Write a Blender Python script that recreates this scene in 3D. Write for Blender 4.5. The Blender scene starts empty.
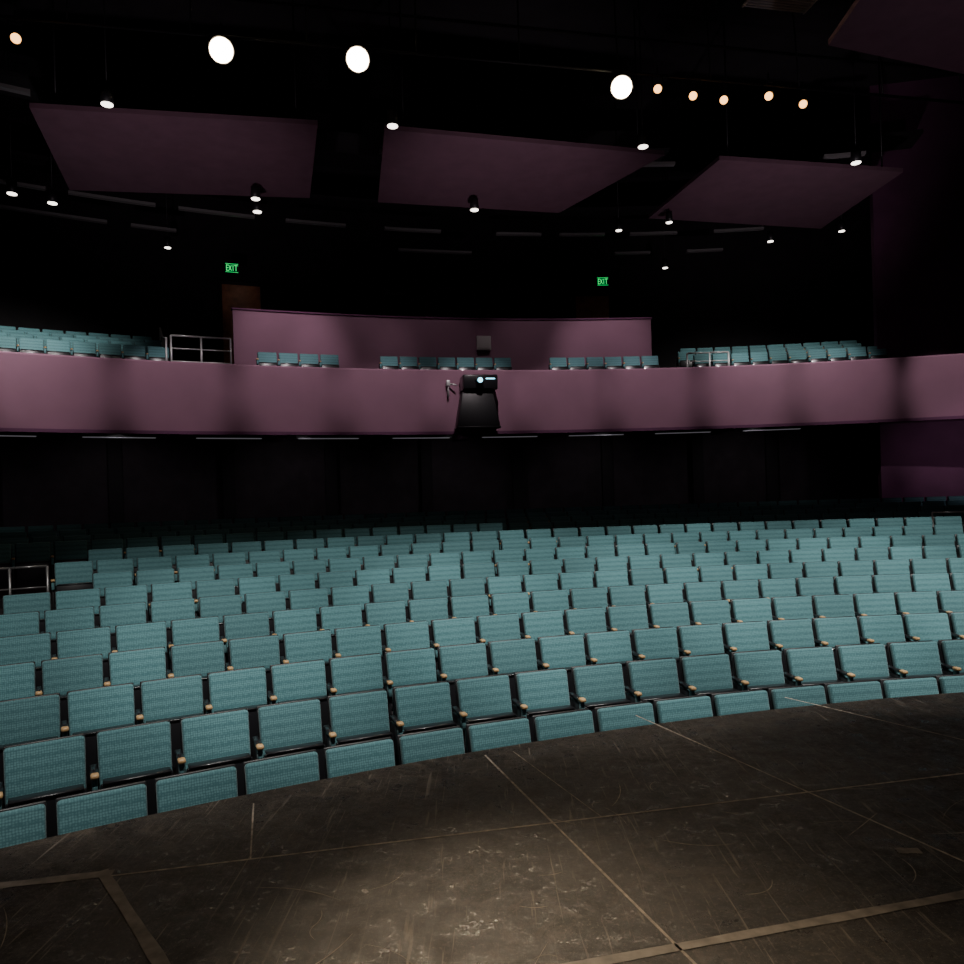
import bpy, bmesh, math, random
from mathutils import Vector, Matrix
random.seed(7)
scene = bpy.context.scene
CX, CY = 5.75, -9.36          # centre of curvature of apron, rows and balcony
EYE = 1.6
D = math.radians

# ------------------------------------------------------------------ materials
def new_mat(name):
    m = bpy.data.materials.new(name); m.use_nodes = True
    nt = m.node_tree
    return m, nt, nt.nodes["Principled BSDF"]
def simple(name, col, rough=0.6, metal=0.0, var=0.0, vscale=8.0, bump=0.0, bscale=80.0, coat=0.0):
    m, nt, b = new_mat(name)
    b.inputs["Roughness"].default_value = rough
    b.inputs["Metallic"].default_value = metal
    b.inputs["Base Color"].default_value = (*col, 1)
    if coat: b.inputs["Coat Weight"].default_value = coat
    tc = nt.nodes.new("ShaderNodeTexCoord")
    if var > 0:
        n = nt.nodes.new("ShaderNodeTexNoise"); n.inputs["Scale"].default_value = vscale
        n.inputs["Detail"].default_value = 6
        r = nt.nodes.new("ShaderNodeValToRGB")
        r.color_ramp.elements[0].position = .3; r.color_ramp.elements[1].position = .7
        r.color_ramp.elements[0].color = (*[c*(1-var) for c in col], 1)
        r.color_ramp.elements[1].color = (*[min(1, c*(1+var)) for c in col], 1)
        nt.links.new(tc.outputs["Object"], n.inputs["Vector"])
        nt.links.new(n.outputs["Fac"], r.inputs["Fac"])
        nt.links.new(r.outputs["Color"], b.inputs["Base Color"])
    if bump > 0:
        n2 = nt.nodes.new("ShaderNodeTexNoise"); n2.inputs["Scale"].default_value = bscale
        bp = nt.nodes.new("ShaderNodeBump"); bp.inputs["Strength"].default_value = bump
        bp.inputs["Distance"].default_value = .01
        nt.links.new(tc.outputs["Object"], n2.inputs["Vector"])
        nt.links.new(n2.outputs["Fac"], bp.inputs["Height"])
        nt.links.new(bp.outputs["Normal"], b.inputs["Normal"])
    return m
def emis(name, col, strength):
    m, nt, b = new_mat(name)
    b.inputs["Base Color"].default_value = (*col, 1)
    b.inputs["Emission Color"].default_value = (*col, 1)
    b.inputs["Emission Strength"].default_value = strength
    return m

def fabric_mat():
    m, nt, b = new_mat("teal_seat_fabric")
    tc = nt.nodes.new("ShaderNodeTexCoord")
    v = nt.nodes.new("ShaderNodeTexVoronoi"); v.inputs["Scale"].default_value = 62; v.inputs["Randomness"].default_value = .25
    r = nt.nodes.new("ShaderNodeValToRGB")
    r.color_ramp.elements[0].position = .25; r.color_ramp.elements[0].color = (.135, .315, .335, 1)
    r.color_ramp.elements[1].position = .6; r.color_ramp.elements[1].color = (.056, .172, .192, 1)
    oi = nt.nodes.new("ShaderNodeObjectInfo")
    mr = nt.nodes.new("ShaderNodeMapRange"); mr.inputs["To Min"].default_value = .80; mr.inputs["To Max"].default_value = 1.08
    hsv = nt.nodes.new("ShaderNodeHueSaturation")
    L = nt.links.new
    L(tc.outputs["Object"], v.inputs["Vector"]); L(v.outputs["Distance"], r.inputs["Fac"])
    L(oi.outputs["Random"], mr.inputs["Value"]); L(mr.outputs["Result"], hsv.inputs["Value"])
    L(r.outputs["Color"], hsv.inputs["Color"]); L(hsv.outputs["Color"], b.inputs["Base Color"])
    b.inputs["Roughness"].default_value = .8
    b.inputs["Sheen Weight"].default_value = .2
    bp = nt.nodes.new("ShaderNodeBump"); bp.inputs["Strength"].default_value = .3; bp.inputs["Distance"].default_value = .004
    L(v.outputs["Distance"], bp.inputs["Height"]); L(bp.outputs["Normal"], b.inputs["Normal"])
    return m

def stage_mat():
    m, nt, b = new_mat("scuffed_black_masonite")
    L = nt.links.new
    tc = nt.nodes.new("ShaderNodeTexCoord")
    def noise(scale, detail=6, rough=.6, dist=0.0, mapping=None):
        n = nt.nodes.new("ShaderNodeTexNoise")
        n.inputs["Scale"].default_value = scale; n.inputs["Detail"].default_value = detail
        n.inputs["Roughness"].default_value = rough; n.inputs["Distortion"].default_value = dist
        if mapping:
            mp = nt.nodes.new("ShaderNodeMapping")
            mp.inputs["Rotation"].default_value = (0, 0, D(mapping[0])); mp.inputs["Scale"].default_value = (mapping[1], mapping[2], 1)
            L(tc.outputs["Object"], mp.inputs["Vector"]); L(mp.outputs["Vector"], n.inputs["Vector"])
        else: L(tc.outputs["Object"], n.inputs["Vector"])
        return n.outputs["Fac"]
    def ramp(s, p0, p1, c0, c1):
        r = nt.nodes.new("ShaderNodeValToRGB")
        r.color_ramp.elements[0].position = p0; r.color_ramp.elements[1].position = p1
        r.color_ramp.elements[0].color = (*c0, 1); r.color_ramp.elements[1].color = (*c1, 1)
        L(s, r.inputs["Fac"]); return r.outputs["Color"]
    base = ramp(noise(1.8, 12, .75), .40, .64, (.008, .0070, .0062), (.044, .038, .032))
    cur = base
    def add(fac, col, k):
        nonlocal cur
        mx = nt.nodes.new("ShaderNodeMix"); mx.data_type = 'RGBA'
        ml = nt.nodes.new("ShaderNodeMath"); ml.operation = 'MULTIPLY'; ml.inputs[1].default_value = k
        L(fac, ml.inputs[0]); L(ml.outputs[0], mx.inputs["Factor"])
        L(cur, mx.inputs["A"]); mx.inputs["B"].default_value = (*col, 1)
        cur = mx.outputs["Result"]
    W, K = (1, 1, 1), (0, 0, 0)
    for ang, sx, sy, dd in ((35, 34, 1.6, .8), (-25, 42, 2.2, 1.0), (80, 30, 1.3, 1.2), (8, 50, 2.6, .6)):
        f = ramp(noise(1.0, 3, .5, dd, (ang, sx, sy)), .66, .74, K, W)
        add(f, (.34, .29, .235), .55)
    add(ramp(noise(60, 4, .75), .56, .70, K, W), (.30, .25, .20), .55)
    add(ramp(noise(4, 14, .88, 2.0), .50, .63, K, W), (.14, .117, .09), .6)
    L(cur, b.inputs["Base Color"])
    b.inputs["Specular IOR Level"].default_value = .30
    rr = nt.nodes.new("ShaderNodeMapRange"); rr.inputs["To Min"].default_value = .22; rr.inputs["To Max"].default_value = .62
    rr.inputs["From Min"].default_value = .40; rr.inputs["From Max"].default_value = .60
    L(noise(7, 14, .85), rr.inputs["Value"]); L(rr.outputs["Result"], b.inputs["Roughness"])
    bp = nt.nodes.new("ShaderNodeBump"); bp.inputs["Strength"].default_value = .35; bp.inputs["Distance"].default_value = .01
    L(noise(24, 12, .8), bp.inputs["Height"]); L(bp.outputs["Normal"], b.inputs["Normal"])
    return m

M_fab = fabric_mat()
M_blk = simple("black_enamel", (.012, .012, .014), .28, coat=.3)
M_shell = simple("black_plastic", (.015, .015, .017), .45)
M_wood = simple("oak_armrest", (.50, .32, .15), .4, var=.2, vscale=30)
M_stage = stage_mat()
M_tape = simple("grey_gaffer_tape", (.24, .21, .175), .6, var=.4, vscale=14)
M_seam = simple("dusty_floor_joint", (.42, .36, .29), .7, var=.6, vscale=20)
M_scuff = simple("pale_scuff", (.36, .31, .24), .7, var=.6, vscale=20)
M_carpet = simple("dark_carpet", (.012, .010, .012), .95, var=.3, vscale=30)
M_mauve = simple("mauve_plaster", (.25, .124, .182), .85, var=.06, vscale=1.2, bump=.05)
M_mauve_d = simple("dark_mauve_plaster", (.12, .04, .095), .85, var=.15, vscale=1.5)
M_dark = simple("near_black_paint", (.015, .012, .015), .85, var=.3, vscale=2)
M_dark2 = simple("charcoal_paint", (.04, .030, .037), .85, var=.3, vscale=2)
M_cloud = simple("purple_acoustic_board", (.17, .086, .122), .8, var=.1, vscale=3)
M_metal = simple("brushed_steel", (.6, .6, .6), .35, .45)
M_dsteel = simple("dark_steel", (.22, .22, .22), .35, .7)
M_pipe = simple("grey_pipe", (.24, .23, .23), .5, .2)
M_door = simple("brown_wood_door", (.34, .13, .06), .5, var=.3, vscale=6)
M_glass = simple("dark_booth_glass", (.01, .01, .012), .1)
M_white = simple("off_white_plastic", (.4, .37, .36), .5)
M_big = emis("stage_light_lens", (1.0, .80, .52), 60)
M_small = emis("small_light_lens", (1.0, .46, .13), 5)
M_down = emis("downlight_lens", (1.0, .92, .82), 5)
M_exit = emis("exit_sign_green", (.0, .75, .16), 1.3)
M_cyan = emis("projector_lens_glow", (.25, .8, 1.0), 4)
M_slot = emis("dim_linear_diffuser", (.75, .72, .8), .10)

# ------------------------------------------------------------------ mesh builder
class MB:
    def __init__(s, name, mats): s.bm = bmesh.new(); s.name = name; s.mats = mats
    def box(s, size, loc, rot=None, bevel=0.0, mat=0, seg=2, taper=None, xf=None):
        tmp = bmesh.new()
        bmesh.ops.create_cube(tmp, size=1.0)
        for v in tmp.verts:
            v.co = Vector((v.co.x*size[0], v.co.y*size[1], v.co.z*size[2]))
            if taper and v.co.z > 0: v.co.x *= taper[0]; v.co.y *= taper[1]
        if bevel > 0:
            bmesh.ops.bevel(tmp, geom=list(tmp.edges), offset=bevel, segments=seg, affect='EDGES', profile=.5)
        mt = Matrix.Translation(Vector(loc)) @ (rot.to_4x4() if rot else Matrix())
        if xf: mt = xf @ mt
        s._merge(tmp, mt, mat, bevel > 0)
    def cyl(s, p1, p2, r1, r2=None, mat=0, seg=14, caps=True, xf=None, capmat=None):
        p1, p2 = Vector(p1), Vector(p2); r2 = r1 if r2 is None else r2
        tmp = bmesh.new()
        L = (p2-p1).length
        bmesh.ops.create_cone(tmp, cap_ends=caps, segments=seg, radius1=r1, radius2=r2, depth=L)
        q = Vector((0, 0, 1)).rotation_difference((p2-p1).normalized())
        mt = Matrix.Translation((p1+p2)/2) @ q.to_matrix().to_4x4()
        if xf: mt = xf @ mt
        s._merge(tmp, mt, mat, True, capmat)
    def _merge(s, tmp, mt, mat, smooth, capmat=None):
        vm = {}
        for v in tmp.verts: vm[v] = s.bm.verts.new(mt @ v.co)
        for f in tmp.faces:
            try: nf = s.bm.faces.new([vm[v] for v in f.verts])
            except ValueError: continue
            big = len(f.verts) > 4
            nf.material_index = mat if not (big and capmat is not None) else capmat
            nf.smooth = smooth and not big
        tmp.free()
    def mesh(s):
        me = bpy.data.meshes.new(s.name); s.bm.normal_update(); s.bm.to_mesh(me); s.bm.free()
        for m in s.mats: me.materials.append(m)
        return me
    def obj(s, parent=None, loc=None, rotz=0):
        o = bpy.data.objects.new(s.name, s.mesh()); scene.collection.objects.link(o)
        if parent: o.parent = parent
        if loc: o.location = loc
        o.rotation_euler[2] = rotz
        return o
def empty(name, loc=(0, 0, 0)):
    o = bpy.data.objects.new(name, None); o.location = loc; o.empty_display_size = .2
    scene.collection.objects.link(o); return o

def pol(R, th, z=0.0):
    a = D(th); return Vector((CX - R*math.sin(a), CY + R*math.cos(a), z))
def sweep(name, profile, t0, t1, n, mats, closed=False, midx=None, smooth=False, parent=None):
    bm = bmesh.new(); rings = []
    for i in range(n+1):
        th = t0 + (t1-t0)*i/n
        rings.append([bm.verts.new(pol(r, th, z)) for r, z in profile])
    m = len(profile); rng = m if closed else m-1
    for i in range(n):
        for j in range(rng):
            k = (j+1) % m
            f = bm.faces.new([rings[i][j], rings[i][k], rings[i+1][k], rings[i+1][j]])
            if midx: f.material_index = midx[j]
            f.smooth = smooth
    if closed:
        bm.faces.new(rings[0]); bm.faces.new(rings[-1][::-1])
    bmesh.ops.recalc_face_normals(bm, faces=bm.faces)
    me = bpy.data.meshes.new(name); bm.to_mesh(me); bm.free()
    for mm in mats: me.materials.append(mm)
    o = bpy.data.objects.new(name, me); scene.collection.objects.link(o)
    if parent: o.parent = parent
    return o

# ------------------------------------------------------------------ stage
def build_stage():
    bm = bmesh.new()
    RS = 15.25
    arc = [pol(RS, t, 0) for t in [52 - 80*i/60 for i in range(61)]]
    back = [Vector((16, -6, 0)), Vector((-10, -6, 0))]
    top = [bm.verts.new(p) for p in arc+back]
    bot = [bm.verts.new(p - Vector((0, 0, .95))) for p in arc+back]
    f = bm.faces.new(top[::-1]); f.material_index = 0
    n = len(top)
    for i in range(n):
        g = bm.faces.new([top[i], top[(i+1) % n], bot[(i+1) % n], bot[i]]); g.material_index = 1
    bmesh.ops.recalc_face_normals(bm, faces=bm.faces)
    me = bpy.data.meshes.new("stage_floor"); bm.to_mesh(me); bm.free()
    me.materials.append(M_stage); me.materials.append(M_blk)
    o = bpy.data.objects.new("stage_floor", me); scene.collection.objects.link(o)
    return o
stage = build_stage()
def strip(name, a, b, w, mat, z=.002, bend=0.0):
    a, b = Vector((*a, z)), Vector((*b, z))
    d = (b-a); n1 = Vector((-d.y, d.x, 0)).normalized(); nrm = n1*w/2
    s = MB(name, [mat]); N = 24
    vs = []
    for i in range(N+1):
        t = i/N
        p = a + d*t + n1*bend*4*t*(1-t); j = 1 + random.uniform(-.15, .15)
        if bend: j *= min(1, 6*t*(1-t)+.15)
        vs.append((s.bm.verts.new(p+nrm*j), s.bm.verts.new(p-nrm*j)))
    for i in range(N): s.bm.faces.new([vs[i][0], vs[i][1], vs[i+1][1], vs[i+1][0]])
    s.obj(parent=stage)
strip("joint", (-1.69, 3.25), (4.6, 4.52), .013, M_seam)
strip("joint", (-.03, 4.65), (1.0, 1.55), .012, M_seam)
strip("joint", (1.07, 5.40), (2.9, 1.0), .012, M_seam)
strip("joint", (2.3, 5.75), (4.4, 2.4), .012, M_seam)
strip("joint", (-1.10, 3.37), (-1.28, 4.0), .008, M_seam)
strip("joint", (.15, 4.7), (.55, 3.7), .006, M_scuff)
strip("tape", (-3.2, 3.00), (-1.68, 3.28), .055, M_tape)
strip("tape", (-1.74, 3.30), (-.35, 1.6), .05, M_tape, .0035)
strip("tape", (-.2, 2.42), (3.6, 3.32), .045, M_tape)
strip("tape", (1.78, 3.27), (1.88, 3.26), .05, M_tape)
for i in range(90):
    x = random.uniform(-2.2, 4.0); y = random.uniform(1.9, 5.0)
    if (Vector((x, y))-Vector((CX, CY))).length > 14.3: continue
    a = random.uniform(0, math.pi); l = random.uniform(.06, .45)
    strip("scuff", (x, y), (x+l*math.cos(a), y+l*math.sin(a)), random.uniform(.002, .005), M_scuff, .0012, random.uniform(-.04, .04)+.001)

# ------------------------------------------------------------------ house floor (raked)
F0, RISE, R0, PITCH, NR = -.93, .122, 16.05, .539, 11
prof = [(15.25, F0)]
for k in range(NR):
    z = F0+RISE*k
    prof += [(R0+.9*k+.32, z), (R0+.9*k+.32, z+RISE if k < NR-1 else z)]
zA = F0+RISE*(NR-1)
prof += [(26.55, zA)]
zr = zA - .10
RZ = []
for j in range(5):
    prof += [(26.55+.9*j, zr), (27.45+.9*j, zr)]
    RZ.append(zr); zr += .10
prof += [(33.2, zr-.10)]
T0, T1 = -30, 52
sweep("floor", prof, T0, T1, 80, [M_carpet])

# ------------------------------------------------------------------ seat
def seat_mesh():
    s = MB("seat", [M_fab, M_shell, M_blk, M_wood])
    rt = Matrix.Rotation(D(-13), 3, 'X')
    bv = 2
    s.box((.475, .07, .42), (0, .0, .630), rt, .024, 0, 3, taper=(1.02, 1))
    s.box((.495, .022, .47), (0, .048, .605), rt, .010, 1, bv)
    r2 = Matrix.Rotation(D(-6), 3, 'X')
    s.box((.455, .08, .36), (0, -.115, .335), r2, .028, 0, bv)
    s.box((.470, .035, .39), (0, -.172, .335), r2, .014, 2, bv)
    s.box((.44, .10, .02), (0, -.13, .53), None, .006, 2, 1)
    x = -PITCH/2
    s.box((.030, .26, .52), (x, -.05, .30), None, .008, 1, 1)
    s.box((.05, .36, .03), (x, -.06, .015), None, .006, 1, 1)
    s.box((.036, .050, .12), (x, -.185, .53), None, .006, 0, 1)
    s.box((.050, .24, .028), (x, -.06, .60), None, .008, 2, 1)
    s.box((.054, .072, .034), (x, -.195, .603), None, .012, 3, 2)
    s.cyl((x, -.02, .30), (-x, -.02, .30), .014, mat=2, seg=8)
    return s.mesh()
SEAT = seat_mesh()
def seat_row(R, th_a, th_b, z, off=0.0, skip=(), name="theater_seat_row", pitch=PITCH):
    step = math.degrees(pitch/R)
    par = empty(name, pol(R, (th_a+th_b)/2, z))
    t = th_a + off*step
    while t < th_b:
        ok = True
        for a, b in skip:
            if a < t < b: ok = False
        if ok:
            o = bpy.data.objects.new("seat", SEAT); scene.collection.objects.link(o)
            o.parent = par
            o.location = pol(R-.05, t, z) - par.location
            o.rotation_euler = (random.uniform(-.012, .012), 0, D(t)+random.uniform(-.01, .01))
        t += step
for k in range(NR):
    R = R0+.9*k
    pt = .56 if k == 1 else PITCH
    step = math.degrees(pt/R)
    base = {0: 13.0, 1: 12.4, 2: 12.7}.get(k, 12.9 if k % 2 == 0 else 12.45)
    n = int((base+20)/step)
    a = base - n*step
    skip = []
    if k in (7, 8, 9): skip.append((30.2, 33.4))
    if k >= 8: skip.append((-11.5, -8.6))
    if k == 10: skip.append((-30, 12.0))
    seat_row(R, a, 41, F0+RISE*k, 0, skip, pitch=pt)
for j in range(4):
    seat_row(27.2+.9*j, -18, 41, RZ[j], .5*(j % 2))

# ------------------------------------------------------------------ balcony
bal = [(30, 3.42), (29.97, 5.08), (29.99, 5.12), (30.14, 5.12), (30.16, 4.8), (31.35, 4.8), (31.35, 5.06), (32.25, 5.06),
       (32.25, 5.34), (33.15, 5.34), (33.15, 5.62), (34.05, 5.62), (34.05, 5.9), (36.0, 5.9), (36.0, 3.8), (33.4, 3.75), (30.6, 3.62), (30.3, 3.42)]
sweep("balcony", bal, T0, T1, 90, [M_mauve, M_carpet, M_dark], True,
      [0, 0, 0, 0, 1, 1, 1, 1, 1, 1, 1, 1, 1, 2, 2, 2, 2, 0])
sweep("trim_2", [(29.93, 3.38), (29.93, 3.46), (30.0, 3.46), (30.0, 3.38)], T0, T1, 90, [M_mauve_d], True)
sweep("balcony_parapet", [(31.52, 4.8), (31.52, 6.86), (31.68, 6.86), (31.68, 4.8)], 1.0, 22.8, 30, [M_mauve], True)
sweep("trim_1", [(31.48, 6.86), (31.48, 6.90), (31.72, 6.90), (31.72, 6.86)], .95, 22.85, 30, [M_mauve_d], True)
seat_row(30.95, 1.4, 22.2, 4.8, 0, [(6.9, 8.6), (16.0, 17.6)])
for j in range(4):
    seat_row(30.95+.9*j, 26.2, 45, 4.8+.27*j, .5*(j % 2))
for j in range(3):
    seat_row(30.95+.9*j, -10.4+.2*j, -.6, 4.8+.27*j, .5*(j % 2))

def railing(name, pts, h=.85, bars=3, r=.024, mat=None):
    s = MB(name, [mat or M_metal])
    for i, p in enumerate(pts):
        p = Vector(p); s.cyl(p, p+Vector((0, 0, h)), r, seg=10)
        s.cyl(p, p+Vector((0, 0, .015)), r*2.4, seg=12)
        if i:
            q = Vector(pts[i-1])
            for b in range(bars):
                zz = Vector((0, 0, h*(1-b*.30)))
                s.cyl(q+zz, p+zz, r*(1 if b == 0 else .7), seg=10)
    s.obj()
railing("balcony_handrail", [pol(30.5, 23.1, 4.8), pol(30.5, 24.4, 4.8), pol(30.5, 25.7, 4.8)], 1.05)
railing("balcony_handrail", [pol(30.6, 25.9, 4.8), pol(31.9, 25.9, 5.06), pol(33.2, 25.9, 5.62)], 1.0)
railing("balcony_handrail", [pol(30.5, -.4, 4.8), pol(30.5, -1.6, 4.8), pol(30.5, -2.6, 4.8)], .8)
railing("aisle_handrail", [pol(22.8, 31.0, F0+RISE*7), pol(22.8, 32.1, F0+RISE*7), pol(22.8, 33.2, F0+RISE*7)], .95, 2, .018, M_dsteel)
railing("aisle_handrail", [pol(25.5, -8.7, zA), pol(25.5, -10.4, zA), pol(25.5, -12.1, zA)], .75, 2, .02, M_dsteel)

# ------------------------------------------------------------------ walls & ceiling
sweep("wall_rear_lower", [(33.2, -.5), (33.2, 3.75)], T0, T1, 60, [M_dark2])
sweep("wall_rear_upper", [(36.0, 5.9), (36.0, 13)], T0, T1, 60, [M_dark])
sweep("ceiling", [(6, 13), (36.5, 13)], T0, T1, 40, [M_dark])
def wall(name, a, b, z0, z1, mat, th=.25):
    a, b = Vector((*a, 0)), Vector((*b, 0)); d = b-a
    s = MB(name, [mat]); ang = math.atan2(d.y, d.x)
    s.box((d.length, th, z1-z0), (0, 0, 0))
    s.obj(loc=((a+b)/2 + Vector((0, 0, (z0+z1)/2))), rotz=ang)
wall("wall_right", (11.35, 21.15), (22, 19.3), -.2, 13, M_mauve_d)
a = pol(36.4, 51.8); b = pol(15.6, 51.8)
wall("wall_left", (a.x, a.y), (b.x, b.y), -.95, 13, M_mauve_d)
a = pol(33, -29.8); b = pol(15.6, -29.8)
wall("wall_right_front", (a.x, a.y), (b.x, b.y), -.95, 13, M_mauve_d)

for th in (38, 33, 28, 23, 18, 13, 8, 3, -2, -6):
    s = MB("pilaster", [M_dark]); s.box((.35, .18, 3.6), (0, 0, 1.9), None, .01); s.obj(loc=pol(33.05, th, 0), rotz=D(th))
th = 42.0
while th > -9:
    s = MB("soffit_light", [M_shell, M_slot])
    s.box((1.75, .16, .10), (0, 0, .04), None, .01); s.box((1.6, .10, .02), (0, -.01, -.018), None, 0, 1)
    s.cyl((-.6, 0, .08), (-.6, 0, .28), .02, seg=8); s.cyl((.6, 0, .08), (.6, 0, .28), .02, seg=8)
    s.obj(loc=pol(31.0, th, 3.40), rotz=D(th))
    if th > -6:
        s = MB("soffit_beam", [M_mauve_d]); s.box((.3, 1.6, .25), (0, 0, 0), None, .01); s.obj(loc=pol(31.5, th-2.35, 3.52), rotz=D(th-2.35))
    th -= 4.7

def door(th, n):
    s = MB("door_%d" % n, [M_door, M_dark, M_metal])
    s.box((1.35, .10, 2.95), (0, 0, 1.475), None, .01, 1); s.box((1.18, .08, 2.82), (0, -.05, 1.42), None, .01, 0)
    s.box((.5, .05, .05), (0, -.12, 1.0), None, .01, 2)
    s.obj(loc=pol(35.85, th, 5.9), rotz=D(th))
def exit_sign(th):
    s = MB("exit_sign", [M_shell, M_exit])
    s.box((.40, .07, .30), (0, 0, 0), None, .01)
    def bar(x, z, w, h, r=0): s.box((w*.8, .012, h*.8), (x*.8, -.042, z*.8), Matrix.Rotation(D(r), 3, 'Y'), 0, 1)
    t = .026
    bar(-.19, 0, t, .22); [bar(-.155, zz, .08, t) for zz in (-.10, 0, .10)]
    bar(-.06, 0, t, .23, 24); bar(-.06, 0, t, .23, -24)
    bar(.045, 0, t, .22)
    bar(.15, .10, .13, t); bar(.15, 0, t, .22)
    bar(0, .155, .46, .012); bar(0, -.155, .46, .012)
    s.cyl((0, 0, .13), (0, 1.58, .33), .02)
    s.obj(loc=pol(34.4, th, 8.83), rotz=D(th))
door(21.8, 1); door(2.6, 2)
for xx, yy in ((-7.34, 22.4), (4.28, 25.0)):
    exit_sign(math.degrees(math.atan2(CX-xx, yy-CY)))
for i, th in enumerate((13.2, 10.6, 8.0)):
    s = MB("window_%d" % (i+1), [M_mauve_d, M_glass])
    s.box((1.6, .08, 1.5), (0, 0, 0), None, .01, 0); s.box((1.42, .05, 1.32), (0, -.03, 0), None, 0, 1)
    s.obj(loc=pol(35.9, th, 8.3), rotz=D(th))

s = MB("wall_speaker_box", [M_white]); s.box((.42, .12, .42), (0, 0, 0), None, .02); s.box((.34, .02, .34), (0, -.07, 0), None, .01)
s.obj(loc=pol(31.42, 10.2, 6.15), rotz=D(11))

# ------------------------------------------------------------------ projector on balcony front
s = MB("balcony_projector", [M_shell, M_blk, M_cyan, M_metal])
s.box((.92, .55, .38), (.06, -.30, .58), None, .03, 1)
s.cyl((.02, -.56, .60), (.02, -.72, .60), .11, .09, 0, 20)
s.cyl((.02, -.715, .60), (.02, -.735, .60), .065, .065, 2, 20)
s.box((.24, .02, .025), (.32, -.585, .66), None, .005, 2)
s.box((1.15, .50, .90), (0, -.26, -.13), None, .02, 0, taper=(.72, .8))
s.box((1.18, .52, .05), (0, -.26, -.60), None, .01, 0)
s.cyl((-.50, -.15, .55), (-.72, -.03, .62), .02, mat=3)
s.cyl((-.72, -.03, .25), (-.72, -.03, .66), .025, mat=3)
s.box((.10, .06, .16), (-.72, -.06, .62), None, .01, 3)
s.obj(loc=pol(29.92, 11.3, 4.12), rotz=D(11.3))

# ------------------------------------------------------------------ ceiling clouds
def cloud(pts, z, th=.10):
    s = MB("acoustic_ceiling_cloud", [M_cloud, M_shell])
    lo = [s.bm.verts.new((x, y, z)) for x, y in pts]; hi = [s.bm.verts.new((x, y, z+th)) for x, y in pts]
    s.bm.faces.new(lo); s.bm.faces.new(hi[::-1])
    for i in range(4): s.bm.faces.new([lo[i], hi[i], hi[(i+1) % 4], lo[(i+1) % 4]])
    bmesh.ops.recalc_face_normals(s.bm, faces=s.bm.faces)
    c = Vector((sum(p[0] for p in pts)/4, sum(p[1] for p in pts)/4, 0))
    for x, y in pts:
        p = Vector((x, y, 0))*.85 + c*.15
        s.cyl((p.x, p.y, z+th), (p.x, p.y, 13), .02, mat=1, seg=8)
    s.obj()
ZC = EYE+7.9
cloud([(-8.58, 14.45), (-3.18, 15.43), (-4.2, 19.1), (-9.88, 18.2)], ZC)
cloud([(-1.83, 15.7), (4.49, 17.27), (2.38, 20.6), (-2.5, 19.5)], ZC)
cloud([(5.87, 17.6), (10.8, 18.6), (10.5, 22.46), (5.0, 21.2)], ZC)
cloud([(6.3, 10.9), (12.0, 12.0), (11.4, 14.9), (6.4, 13.2)], ZC)

def slat(R, ta, tb, z, nm="linear_ceiling_fixture"):
    sweep(nm, [(R, z), (R, z+.07), (R+.14, z+.07), (R+.14, z)], ta, tb, 6, [M_pipe], True)
for ta, tb in ((34, 31), (23, 20), (16.5, 13), (11, 8), (4, 1.5), (-1, -3.6), (-6, -8)):
    slat(27.7, ta, tb, 9.75)
for ta, tb in ((34, 30.3), (29.6, 26), (25, 21.5), (20, 17), (15, 12), (9, 6.5), (5.5, 3), (1.6, -1), (-3, -6)):
    slat(32.4, ta, tb, 9.7)
for ta, tb in ((33, 28), (27, 25), (14, 10), (2, 0), (-2, -4)):
    slat(33.6, ta, tb, 9.5)
PA, PB = Vector((-11.0, 12.15, 10.15)), Vector((13.0, 16.98, 10.15))
s = MB("lighting_pipe", [M_shell]); s.cyl(PA, PB, .03, seg=10); s.cyl(PA+Vector((0, .3, .9)), PB+Vector((0, .3, .9)), .03, seg=10)
for i in range(13):
    p = PA.lerp(PB, i/12); s.cyl(p, p+Vector((0, .3, 2.85)), .018, seg=8)
s.obj()
for R in (29.5, 33.5):
    sweep("catwalk", [(R, 10.9), (R, 11.0), (R+.9, 11.0), (R+.9, 10.9)], -12, 42, 40, [M_dark], True)
s = MB("ceiling_grille", [M_white])
for i in range(7): s.box((1.3, .02, .03), (0, i*.07, 0))
s.box((.03, .5, .04), (-.65, .21, 0)); s.box((.03, .5, .04), (.65, .21, 0))
s.obj(loc=(6.0, 13.9, 10.9), rotz=D(11))

# ------------------------------------------------------------------ stage lights
def stage_light(p, target, r, lensmat, big):
    p = Vector(p); d = (Vector(target)-p).normalized()
    s = MB("stage_spotlight", [M_shell, lensmat, M_pipe])
    L = .55 if big else .36
    s.cyl(p-d*.02, p-d*L*.5, r*1.12, r*1.02, 0, 24)
    s.cyl(p-d*L*.5, p-d*L, r*1.02, r*1.25, 0, 24)
    s.cyl(p-d*L, p-d*(L+.08), r*1.25, r*.7, 0, 24)
    s.cyl(p-d*.03, p+d*.004, r, r, 1, 28)
    side = d.cross(Vector((0, 0, 1))).normalized()
    c = p-d*L*.45
    for sg in (-1, 1):
        s.cyl(c+side*sg*r*1.1, c+side*sg*r*1.35+Vector((0, 0, .28)), .012, mat=0, seg=8)
    s.cyl(c-side*r*1.35+Vector((0, 0, .28)), c+side*r*1.35+Vector((0, 0, .28)), .012, mat=0, seg=8)
    s.cyl(c+Vector((0, 0, .28)), c+Vector((0, 0, .48)), .02, mat=0, seg=8)
    s.obj()
ZL = 9.8
bigs = [(-4.43, 13.3), (-2.05, 13.7), (3.05, 14.9)]
for x, y in bigs: stage_light((x, y, ZL), (x*.1, 0, 1.0), .20, M_big, True)
for x, y in ((-7.8, 12.8), (3.8, 15.0), (4.6, 15.3), (5.3, 15.5), (6.2, 15.4), (7.07, 15.76)):
    stage_light((x, y, ZL), (0, 0, 1.5), .08, M_small, False)

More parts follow.
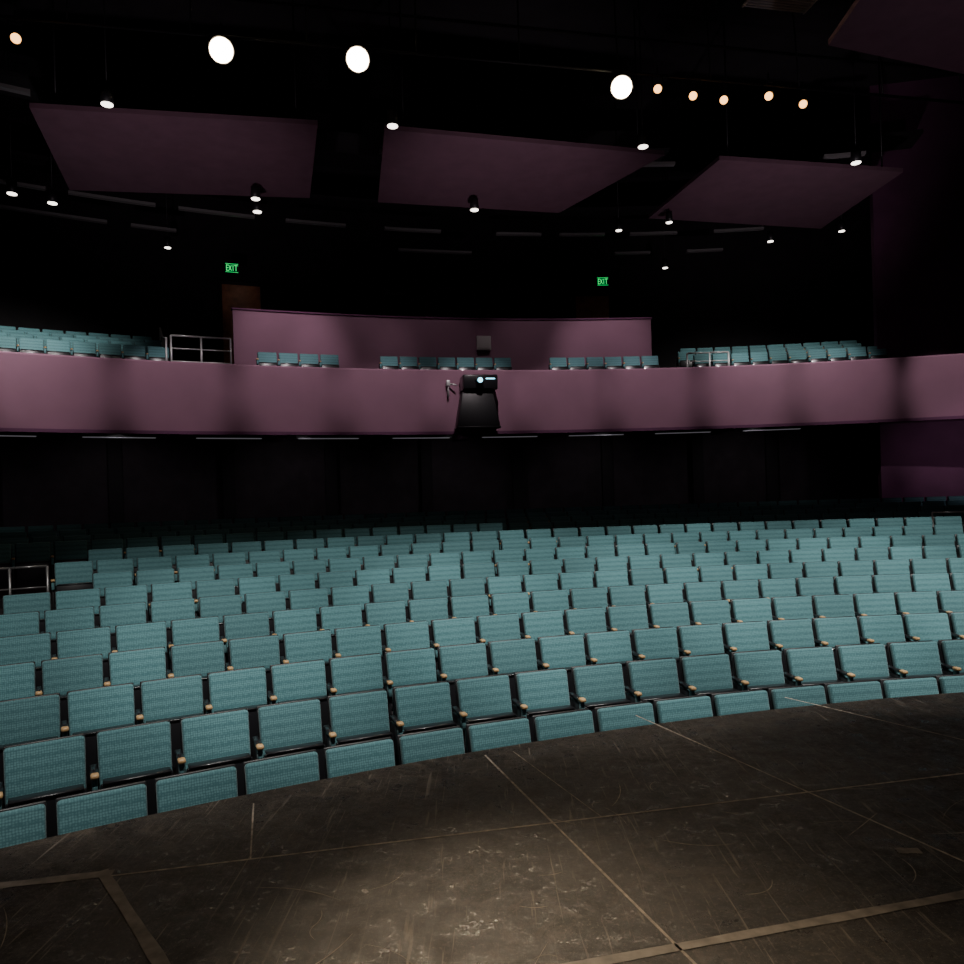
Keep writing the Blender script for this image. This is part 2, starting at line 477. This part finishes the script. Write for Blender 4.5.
for x, y in ((-6.7, 13.7), (-10.8, 17.4), (-10.2, 18), (-5.3, 18.1), (-5.5, 18.9), (-1.56, 14.8), (.03, 19.2), (3.7, 16), (8.85, 17.1),
             (10.7, 21.6), (4.1, 21), (-8.8, 21.3), (6.3, 24.6), (8.9, 22.3), (5.4, 20.5)):
    s = MB("pendant_downlight", [M_shell, M_down]); far = .085 if y > 20 else .105
    s.cyl((0, 0, .01), (0, 0, .30), far*1.15, far*1.0, 0, 20)
    s.cyl((0, 0, 0), (0, 0, .012), far, far, 1, 20)
    s.cyl((0, 0, .3), (0, 0, 13-9.1), .012, mat=0, seg=6)
    s.obj(loc=(x, y, 9.1))

# ------------------------------------------------------------------ lamps
def spot(name, loc, tgt, energy, ang, col, blend=.5, rad=.15):
    ld = bpy.data.lights.new(name, 'SPOT'); ld.energy = energy; ld.spot_size = D(ang); ld.spot_blend = blend
    ld.color = col; ld.shadow_soft_size = rad
    o = bpy.data.objects.new(name, ld); scene.collection.objects.link(o); o.location = loc
    o.rotation_euler = (Vector(tgt)-Vector(loc)).to_track_quat('-Z', 'Y').to_euler()
warm = (1.0, .78, .53)
for (x, y), t, e, an in zip(bigs, ((-.2, 2.4, 0), (.5, 1.45, 0), (1.2, 2.6, 0)), (240, 6800, 450), (40, 13, 40)):
    spot("stage_key_lamp", (x*.985, y-.12, ZL-.08), t, e, an, warm, 1.0, .12)
neu = (1.0, .95, .90)
for th, e, an in ((35, 1600, 44), (26, 2050, 45), (17, 2650, 46), (8, 2950, 47), (-1, 2950, 47), (-10, 2950, 47)):
    spot("house_lamp", pol(13.2, th, 10.5), pol(19.4-.12*(47-an), th, 0), e, an, neu, .35)
for i, th in enumerate((41, 35.8, 30.6, 25.6, 20.6, 15.8, 11.2, 6.6, 1.8, -3.2, -8.2, -13.2)):
    last = th < -10
    spot("balcony_lamp", pol(25.4, th+.9, 8.9), pol(30, th, 4.45 if last else 4.75), 950, 24 if last else 29, (1.0, .87, .89), .8, .08)
for th, e in ((20.6, 900), (17.0, 250), (13.0, 150), (7.5, 200), (3.4, 750)):
    spot("parapet_lamp", pol(27.9, th, 9.2), pol(31.5, th-.1, 5.9), e*.6, 48, (1.0, .86, .9), .9, .05)
spot("balcony_seat_lamp", pol(28, 34, 9.3), pol(32, 33, 5.4), 1300, 70, neu, .8, .1)
spot("balcony_seat_lamp", pol(28, -5, 9.3), pol(32, -5, 5.3), 700, 70, neu, .8, .1)
spot("door_fill", pol(33.5, 21.8, 9.8), pol(35.8, 21.8, 7.6), 6, 60, neu, .8, .05)  # added spot without a fixture, brightens the brown door
for th, t in ((30, (-6.7, 16.8, ZC)), (12, (.8, 18.0, ZC)), (-2, (8.0, 20, ZC))):
    spot("cloud_fill", pol(22.0, th, 2.5), t, 720, 52, (1.0, .84, .92), 1.0, .2)  # added fill floating above the seats, lights the cloud undersides
spot("cloud_fill", (9, 8, 3.0), (9, 13, ZC), 170, 60, (1.0, .84, .92), .8, .2)  # same added fill for the near right cloud, no fixture
for th in (36, 28, 20, 12, 4, -4):
    spot("under_balcony_fill", pol(30.45, th, 3.2), pol(33, th, .9), 24, 125, (1.0, .9, .95), .8, .2)  # added weak fill so the rear seats and wall stay visible
spot("side_wall_fill", (13.2, 16.5, 3.2), (13.6, 20.7, 2.0), 90, 80, (1.0, .8, .95), .9, .2)  # added fill with no fixture, brings out the purple right wall
w = bpy.data.worlds.new("world"); scene.world = w; w.use_nodes = True
w.node_tree.nodes["Background"].inputs[0].default_value = (.5, .42, .5, 1)
w.node_tree.nodes["Background"].inputs[1].default_value = .06

# ------------------------------------------------------------------ camera
cd = bpy.data.cameras.new("camera"); cd.sensor_width = 36; cd.lens = 36*742/964
cd.shift_y = 18/964; cd.clip_start = .05; cd.clip_end = 200
cam = bpy.data.objects.new("camera", cd); scene.collection.objects.link(cam)
cam.location = (0, 0, EYE); cam.rotation_euler = (D(90), math.atan(.03), 0)
scene.camera = cam
